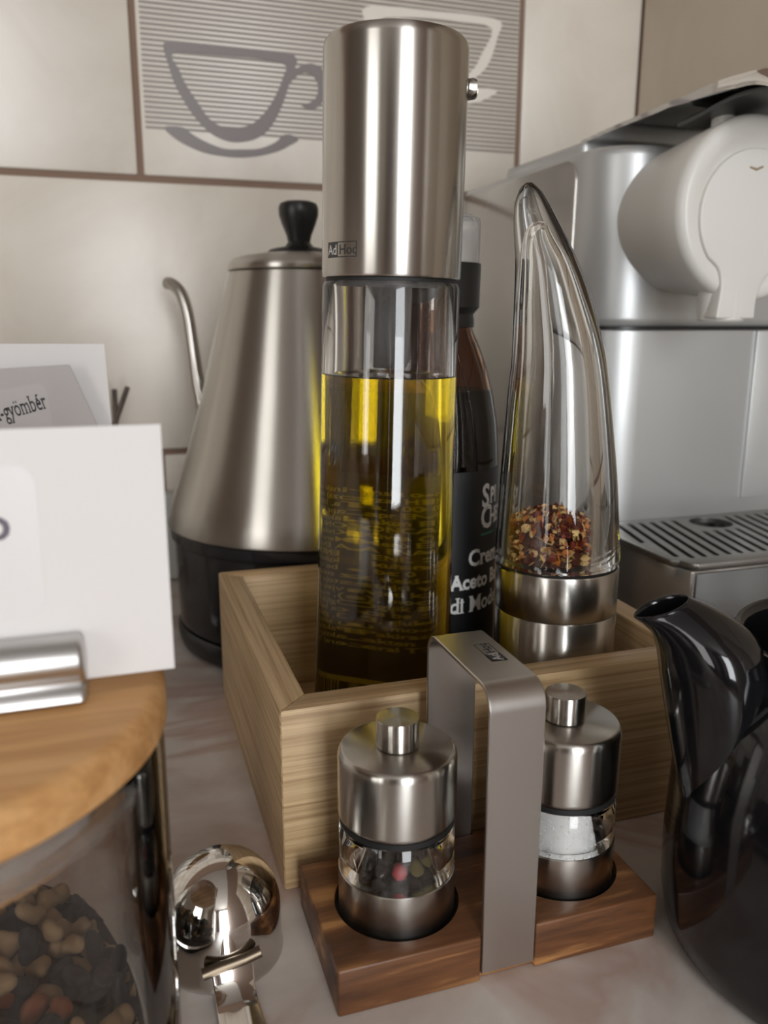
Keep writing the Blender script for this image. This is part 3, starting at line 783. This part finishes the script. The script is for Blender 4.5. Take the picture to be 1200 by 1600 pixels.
MB().lathe([(0, .3040), (.0085, .3040), (.0085, .3078), (0, .3078)], 32, .045, -.036).build('hinge_washer', M['black_plastic'], cm)
# chrome lever: a long plate, flat over the body and swelling to a hood at the front
prof = [(.068, .3085, .0018), (.04, .3098, .0022), (.0, .3106, .0026), (-.018, .3112, .0028), (-.034, .3126, .0032), (-.050, .3150, .0036), (-.066, .3163, .0040), (-.082, .3150, .0042), (-.094, .3105, .0040), (-.100, .3040, .0030)]
PR = catmull([Vector(p) for p in prof], 8); rings = []; NW = 14
for k, p in enumerate(PR):
    fx = max(0, min(1, (-p[0] - .02) / .05)); sag = .0085 * fx
    x0_, x1_ = .022 + .002 * fx, .108
    top = []; bot = []
    for i in range(NW + 1):
        u_ = i / NW; x_ = x0_ + (x1_ - x0_) * u_; q_ = (2 * u_ - 1) ** 4
        top.append((x_, p[0], p[1] + p[2] * .5 - sag * q_ * .55)); bot.append((x_, p[0], p[1] - p[2] * .5 - sag * q_ * .75))
    rings.append(top + bot[::-1])
MB().loft(rings).build('lever', M['chrome'], cm, ang=75)
rings = []
for k, p in enumerate(PR[24:-4]):
    y_, z_ = p[0], p[1] - p[2] * .5 - .0012
    rings.append([(.030, y_, z_ - .0055), (.038, y_, z_ - .001), (.092, y_, z_ - .001), (.100, y_, z_ - .0055), (.100, y_, z_ - .0075), (.030, y_, z_ - .0075)])
MB().loft(rings).build('lever_lining', M['lever_under'], cm)
# drip tray
TY0, TZ = -.0925, .0785
MB().prism([(.0015, TY0 + .010), (.006, TY0 + .0006), (.163, TY0 + .0006), (.163, -.0006), (.0015, -.0006)], .0005, .0745).build('drip_tray', M['side_panel'], cm, bevel=.001)
dtray = cm.children[-1] if cm.children[-1].name.startswith('drip_tray') else [c for c in cm.children if c.name.startswith('drip_tray')][0]
apply_boolean(dtray, MB().box(.006, .160, TY0 + .004, -.003, .040, .09).build('cutter', M['side_panel'], cm))
MB().box(.0075, .163, TY0 - .0008, TY0 + .0007, .001, .0735).build('tray_front', M['tray_front'], cm, bevel=.0005)
MB().box(.0065, .1595, TY0 + .0045, -.0035, .0402, .0412).build('tray_well', M['tray_shade'], cm)  # near-black sheet, paints the shade of the void under the grid
gr = MB().prism([(0, TY0 + .013), (.0020, TY0 + .0105), (.0042, TY0 + .0095), (.0055, TY0 + .0035), (.0085, TY0), (.163, TY0), (.163, -.0006), (0, -.0006)], .0753, TZ).build('drip_grid', M['tray_grid'], cm, bevel=.0008)
cut = MB(); ang = math.atan2(-.0272, -.1064)  # slots run slightly aslant
dirv = Vector((-.1035, -.100 * 1.0, 0)); dirv = Vector((-.0270, -.1064, 0)).normalized(); per = Vector((dirv.y, -dirv.x, 0))


def slot(p0, p1, w_=.0016):
    a, b = Vector((*p0, 0)), Vector((*p1, 0)); dd = (b - a).normalized(); pn = Vector((-dd.y, dd.x, 0)) * w_
    pts = []
    for c0, s0 in ((a, -1), (b, 1)):
        for k in range(7):
            t = -PI / 2 + k / 6 * PI
            pts.append(c0 + dd * s0 * w_ * math.cos(t) + pn * math.sin(t) * (1 if s0 == 1 else -1))
    cut.prism([(p.x, p.y) for p in pts], .070, .085)


hx, hy = .0745, -.0175 - .0
for k in range(-2, 21):
    xs_ = .0085 + k * .0078          # slot start along the back edge
    y0_, y1_ = -.009, TY0 + .012
    def X(y): return xs_ + (y - y0_) * dirv.x / dirv.y * 1.0
    segs = [(y0_, y1_)]
    xm = X(-.0195)
    if abs(xm - .0750) < .0165: segs = [(-.0370, y1_)]
    for a, b in segs:
        # clip on the left edge of the plate
        while X(b) < .0065 and b < a - .006: b += .002
        if X(b) < .006 or X(a) > .158: continue
        if a - b < .004: continue
        slot((X(a), a), (X(b), b))
oval = [(.0750 + .0128 * math.cos(t), -.0195 + .0128 * math.sin(t)) for t in [2 * PI * i / 28 for i in range(28)]]
cut.prism(oval, .070, .085)
c_ = cut.build('cutter', M['tray_grid'], cm, norm=True)
apply_boolean(gr, c_)

# ------------------------------------------------------------------ black teapot
PX, PY = .222, .175
pot = empty('teapot', (PX, PY, 0), 'glossy black ceramic pot with a broad beak spout, at the right edge', 'teapot', rot=(0, 0, -YAW))
MB().lathe([(0, .0012), (.050, .0012), (.054, 0), (.0585, .0006), (.0615, .004), (.0630, .012), (.0636, .030), (.0625, .060), (.0578, .083), (.0530, .0925), (.0496, .0985), (.0478, .1015), (.0484, .1036), (.0474, .1052), (.0450, .1050), (.0438, .1026), (.0455, .096), (.0515, .084), (.0565, .06), (.058, .03), (.056, .010), (0, .007)], 112).build('body', M['black_ceramic'], pot, ang=60)
secs = [((.045, .056), (.0632, .054), .0105), ((.040, .074), (.0672, .070), .0155), ((.040, .091), (.0705, .085), .0185), ((.0450, .1065), (.0730, .097), .0188), ((.0520, .1130), (.0748, .1050), .0160), ((.0592, .1170), (.0778, .1102), .0112), ((.0655, .1195), (.0815, .1127), .0068), ((.0662, .1200), (.0822, .1136), .0064), ((.0668, .1196), (.0814, .1136), .0054), ((.0655, .1165), (.0785, .1105), .0048), ((.060, .109), (.071, .104), .0042)]
rings = []
for (ai, bi, w_) in secs:
    a, b = Vector((-ai[0], 0, ai[1])), Vector((-bi[0], 0, bi[1])); mid = (a + b) / 2; h = (a - b) / 2; r_ = []
    for i in range(32):
        t = 2 * PI * i / 32; c_, s_ = math.cos(t), math.sin(t)
        # pointed towards the outside edge
        wf = w_ * (1 if c_ > 0 else (1 - .25 * abs(c_) ** 2))
        r_.append(mid + h * c_ + Vector((0, wf * s_, 0)))
    rings.append(r_)
# smooth along the spout
R2 = []
for i in range(32):
    R2.append(catmull([r[i] for r in rings], 4))
rings = [[R2[i][k] for i in range(32)] for k in range(len(R2[0]))]
MB().loft(rings).build('spout', M['black_ceramic'], pot, ang=70)
hp = catmull([Vector((.058, 0, .095)), Vector((.075, 0, .100)), Vector((.092, 0, .088)), Vector((.096, 0, .06)), Vector((.086, 0, .034)), Vector((.060, 0, .022))], 6)
MB().tube(hp, .006, 18).build('handle', M['black_ceramic'], pot)

# ------------------------------------------------------------------ coffee scoop, upside down
scp = empty('coffee_scoop', (.0222, .2370, 0), 'mirror polished steel coffee scoop lying upside down beside the wooden stand', 'scoop')
SR, SZ = .0192, .0150
pr = [(SR + .0004, .0002), (SR + .0004, .0012), (SR, .0018), (SR, SZ * .75)] + [(SR * math.cos(a), SZ + (.0345 - SZ) * math.sin(a)) for a in [k / 18 * PI / 2 for k in range(0, 18)]] + [(0, .0345)]
inn_ = [(0, .0338)] + [((SR - .0007) * math.cos(a), SZ + (.0338 - SZ) * math.sin(a)) for a in [PI / 2 - k / 18 * PI / 2 for k in range(1, 19)]] + [(SR - .0007, .0002), (SR + .0004, .0002)]
MB().lathe(pr + inn_, 96).build('bowl', M['polished'], scp, ang=60)
ha = math.radians(-88); hd = Vector((math.cos(ha), math.sin(ha), 0)); hn = Vector((-hd.y, hd.x, 0))
rings = []
for l, z, wd, th in ((.0190, .0100, .0062, .0009), (.0205, .0095, .0064, .0010), (.0225, .0060, .0062, .0011), (.0245, .0035, .0060, .0011), (.030, .0022, .0062, .0011), (.060, .0018, .0075, .0011), (.095, .0016, .0090, .0011), (.100, .0016, .0070, .0011)):
    c = hd * l + Vector((0, 0, z)); rings.append([c - hn * wd + Vector((0, 0, -th)), c + hn * wd + Vector((0, 0, -th)), c + hn * wd + Vector((0, 0, th)), c - hn * wd + Vector((0, 0, th))])
MB().loft(rings).build('handle', M['polished'], scp, bevel=.0005, bseg=2, bang=60)
v0 = hd * .0200 + Vector((0, 0, .0102))
MB().tube([v0 - hn * .0088 - Vector((0, 0, .0010)), v0 - hn * .004, v0 + hn * .004 + Vector((0, 0, .0010)), v0 + hn * .0088 + Vector((0, 0, .0022))], .0018, 12).build('weld_bead', plain('dark_weld', (.16, .125, .09), .35, .9), scp)

# ------------------------------------------------------------------ storage jars with bamboo lids, clips and cards


def jar(cx, cy, label, R=.0590):
    t = empty('storage_jar', (cx, cy, 0), label, 'jar')
    MB().lathe([(0, .0004), (.054, .0004), (R - .002, .0015), (R - .0008, .005), (R, .02), (R, .106), (R - .0004, .1105), (R - .0011, .1105), (R - .0016, .106), (R - .0016, .02), (R - .0035, .006), (0, .004)], 128).build('glass_body', M['jar_glass'], t, ang=50)
    MB().lathe([(0, .1108), (R, .1108), (R + .0009, .1116), (R + .001, .1180), (R, .1200), (R - .002, .1210), (0, .1210)], 128).build('lid', M['bamboo_lid'], t)
    MB().lathe([(0, .098), (R - .0060, .098), (R - .0055, .0985), (R - .0055, .1107), (0, .1107)], 96).build('lid_plug', M['bamboo_lid'], t)
    MB().lathe([(R - .0054, .1015), (R - .0021, .1022), (R - .0021, .1058), (R - .0054, .1065), (R - .0054, .1015)], 96).build('seal_ring', M['clear_plastic'], t)
    return t


J1 = (-.0526, .1875); J2 = (-.0520, .4300)
jar(*J1, 'large glass jar with a bamboo lid and fruit pieces inside, at the left front')
jar(*J2, 'glass jar with a bamboo lid standing behind the front jar')


def clip(x0, x1, y, z0, label):
    """folded sheet clip: a rolled upper bar over a lip, gripping the card behind it"""
    t = empty('card_clip', (x1, y, z0), label, 'clip')
    L = x1 - x0
    pr_ = [(-.0010, .0004), (-.0062, .0004), (-.0070, .0012), (-.0066, .0028), (-.0048, .0042), (-.0052, .0056), (-.0070, .0074), (-.0076, .0096), (-.0068, .0120), (-.0048, .0138), (-.0026, .0145), (-.0010, .0145)]
    MB().prism(pr_, -L, 0, 'X').build('front_jaw', M['clip_steel'], t, bevel=.0012, bseg=3, bang=60)
    MB().prism([(.0009, .0004), (.0030, .0004), (.0030, .0120), (.0022, .0140), (.0009, .0140)], -L, 0, 'X').build('rear_jaw', M['clip_steel'], t, bevel=.0004)
    return t


clip(-.0600, -.0092, .1780, .1211, 'silver steel clip gripping the white card on the front jar lid')
clip(-.0740, -.0330, .4150, .1211, 'silver steel clip on the lid of the jar behind, hidden by the cards')


def card(name, pts, y, th, mat, label, lean=0.0):
    x0 = sum(p[0] for p in pts) / len(pts); zb = min(p[1] for p in pts)
    o = MB().prism([(a - x0, b - zb) for a, b in pts], -th / 2, th / 2, 'Y').build(name, mat, None, loc=(x0, y, zb), rot=(lean, 0, 0), bevel=.00008, bseg=1)
    return tag(o, label, 'card')


c1 = card('card', [(-.0770, .1242), (.0092, .1244), (.0092, .1786), (-.0770, .1786)], .1780, .0007, M['card'], 'plain white card upright in the silver clip on the front jar lid', lean=-.012)


def rrect(x0, x1, z0, z1, r):
    p = []
    for cx, cz, a0 in ((x1 - r, z1 - r, 0), (x0 + r, z1 - r, 90), (x0 + r, z0 + r, 180), (x1 - r, z0 + r, 270)):
        p += [(cx + r * math.cos(math.radians(a0 + k * 15)), cz + r * math.sin(math.radians(a0 + k * 15))) for k in range(7)]
    return p


MB().prism(rrect(-.04, .0180, .0150, .0470, .004), -.00042, -.00035, 'Y').build('sticker', M['sticker'], c1, smooth=False)
v_, f_ = text_data('o', .0100, .0002); MB().add([(p[0] + .0072, -.00048, p[1] + .0322) for p in v_], f_).build('lettering', M['ink_violet'], c1, smooth=False)
c2 = card('card', [(-.0860, .1325), (-.0006, .1323), (-.0018, .1883), (-.0860, .1888)], .4150, .0007, M['card'], 'tall white card standing behind the grey paper card')
# grey card set askew in front of it
gx, gz = -.0176, .1792
c3 = card('card', [(-.080, .1300), (.0002, .1300), (gx, gz), (-.080, .1762)], .4090, .0006, M['grey_card'], 'grey paper card with printed lettering, tilted in front of the tall white card')
cx3 = c3.location.x; cz3 = c3.location.z
st = [(-.076, .1400), (-.0262, .1490), (-.0277, .1640), (-.0286, .1690), (-.0310, .1712), (-.076, .1640)]
MB().prism([(a - cx3, b - cz3) for a, b in st], -.00036, -.0003, 'Y').build('sticker', M['grey_sticker'], c3, smooth=False)
v_, f_ = text_data('a-gyömbér', .0108, .00005, xs=.485, serif=True); wmax = max(p[0] for p in v_); ra = math.radians(14.5)
pts = []
for p in v_:
    a, b = p[0] - wmax, p[1]; pts.append((-.0280 + a * math.cos(ra) - b * math.sin(ra) - cx3, -.00045, .1600 + a * math.sin(ra) + b * math.cos(ra) - cz3))
MB().add(pts, f_).build('lettering', M['ink'], c3, smooth=False)

# dried fruit pieces in the front jar, one by one
me_fr = {}


def lump(kind, stretch, knobs, seed):
    r_ = random.Random(seed); bm = bmesh.new(); bmesh.ops.create_icosphere(bm, subdivisions=3, radius=1)
    dirs = [Vector((r_.gauss(0, 1), r_.gauss(0, 1), r_.gauss(0, 1))).normalized() for _ in range(knobs)]
    for v in bm.verts:
        n_ = v.co.normalized(); k_ = 1.0
        for d_ in dirs: k_ += .75 * max(0, n_.dot(d_)) ** 4
        v.co = Vector((n_.x * stretch, n_.y, n_.z * .85)) * k_ * .72
    me = bpy.data.meshes.new('fruit_piece'); bm.to_mesh(me); bm.free(); me.materials.append(M[kind])
    me.polygons.foreach_set('use_smooth', [True] * len(me.polygons)); return me


for i in range(3):
    me_fr['dark', i] = lump('dark_fruit', 1.0, 5, 10 + i); me_fr['tan', i] = lump('tan_fruit', 1.15, 3, 20 + i); me_fr['red', i] = lump('red_fruit', 1.2, 3, 30 + i)
rnd = random.Random(12); pts = []


def heap(x, y):
    return .0370 - .008 * max(0, (x + .01) / .06) ** 1.3 + .002 * math.sin(x * 170) * math.cos(y * 150)


for layer in range(2):
    n_ = 0
    for t_ in range(9000):
        r = .0500 * math.sqrt(rnd.random()); a = rnd.uniform(0, 2 * PI)
        x, y = r * math.cos(a), r * math.sin(a)
        if J1[0] + x < -.060 or y < -.045: continue
        z = heap(x, y) - (.0042 if layer == 0 else 0) + rnd.uniform(-.0008, .0012)
        if all((x - q[0]) ** 2 + (y - q[1]) ** 2 + (z - q[2]) ** 2 > .0056 ** 2 for q in pts):
            pts.append((x, y, z)); n_ += 1
            if n_ > (150 if layer == 0 else 120): break
for k, (x, y, z) in enumerate(pts):
    kd = rnd.choices(('dark', 'tan', 'red'), (.42, .50, .08))[0]
    o = bpy.data.objects.new('fruit_piece', me_fr[kd, k % 3]); C.objects.link(o); s = rnd.uniform(.0029, .0036)
    o.scale = (s, s, s); o.rotation_euler = (rnd.uniform(0, 6), rnd.uniform(0, 6), rnd.uniform(0, 6))
    o.location = (J1[0] + x, J1[1] + y, z)
    tag(o, {'dark': 'dark wrinkled dried berry in the front glass jar', 'tan': 'knobbly tan dried fruit piece in the front glass jar', 'red': 'reddish brown dried fruit piece in the front glass jar'}[kd], 'dried fruit', {'dark': 'dark dried berries in the jar', 'tan': 'tan dried fruit pieces in the jar', 'red': 'reddish dried fruit pieces in the jar'}[kd])
mb = MB(); mb.lathe([(0, .0065), (.0500, .0095), (.0550, .020), (.0550, .026), (.0515, .0275), (.04, .0330), (.02, .0385), (0, .0390)], 48)
mb.v = [(x, y, min(z, heap(x, y) - .0045)) for x, y, z in mb.v]
rnd = random.Random(8)
for k in range(900):
    a = rnd.uniform(0, 2 * PI); r = rnd.uniform(.0500, .0530); z = rnd.uniform(.013, .040)
    x, y = r * math.cos(a), r * math.sin(a)
    if z > heap(x, y) - .003: continue
    c = Vector((x, y, z)); s = rnd.uniform(.0018, .0032); rot = Euler((rnd.uniform(0, 6), rnd.uniform(0, 6), 0)).to_matrix()
    mb.add([c + rot @ (Vector(p) * s) for p in [(1.3, 0, 0), (-1.3, 0, 0), (0, .8, 0), (0, -.8, 0), (0, 0, .8), (0, 0, -.8)]], [(0, 2, 4), (2, 1, 4), (1, 3, 4), (3, 0, 4), (2, 0, 5), (1, 2, 5), (3, 1, 5), (0, 3, 5)], k % 2)
tag(mb.build('fruit_heap', [M['dark_fruit'], M['tan_fruit']], loc=(*J1, 0)), 'lower layers of the dried fruit mix at the bottom of the front jar', 'dried fruit', kind='stuff')

# two dark sticks leaning on the wall behind the cards
for i, (xa, xb, ztop, lab_) in enumerate(((.0110, -.052, .1515, 'longer dark wooden stick leaning right, seen above the white card edge'), (.0018, -.002, .1500, 'upright dark wooden stick beside the leaning stick'))):
    tag(MB().tube([(xb, .575, .0022), (xa, .630, ztop)], .0019, 12).build('wooden_stick', M['stick_wood']), lab_, 'stick')
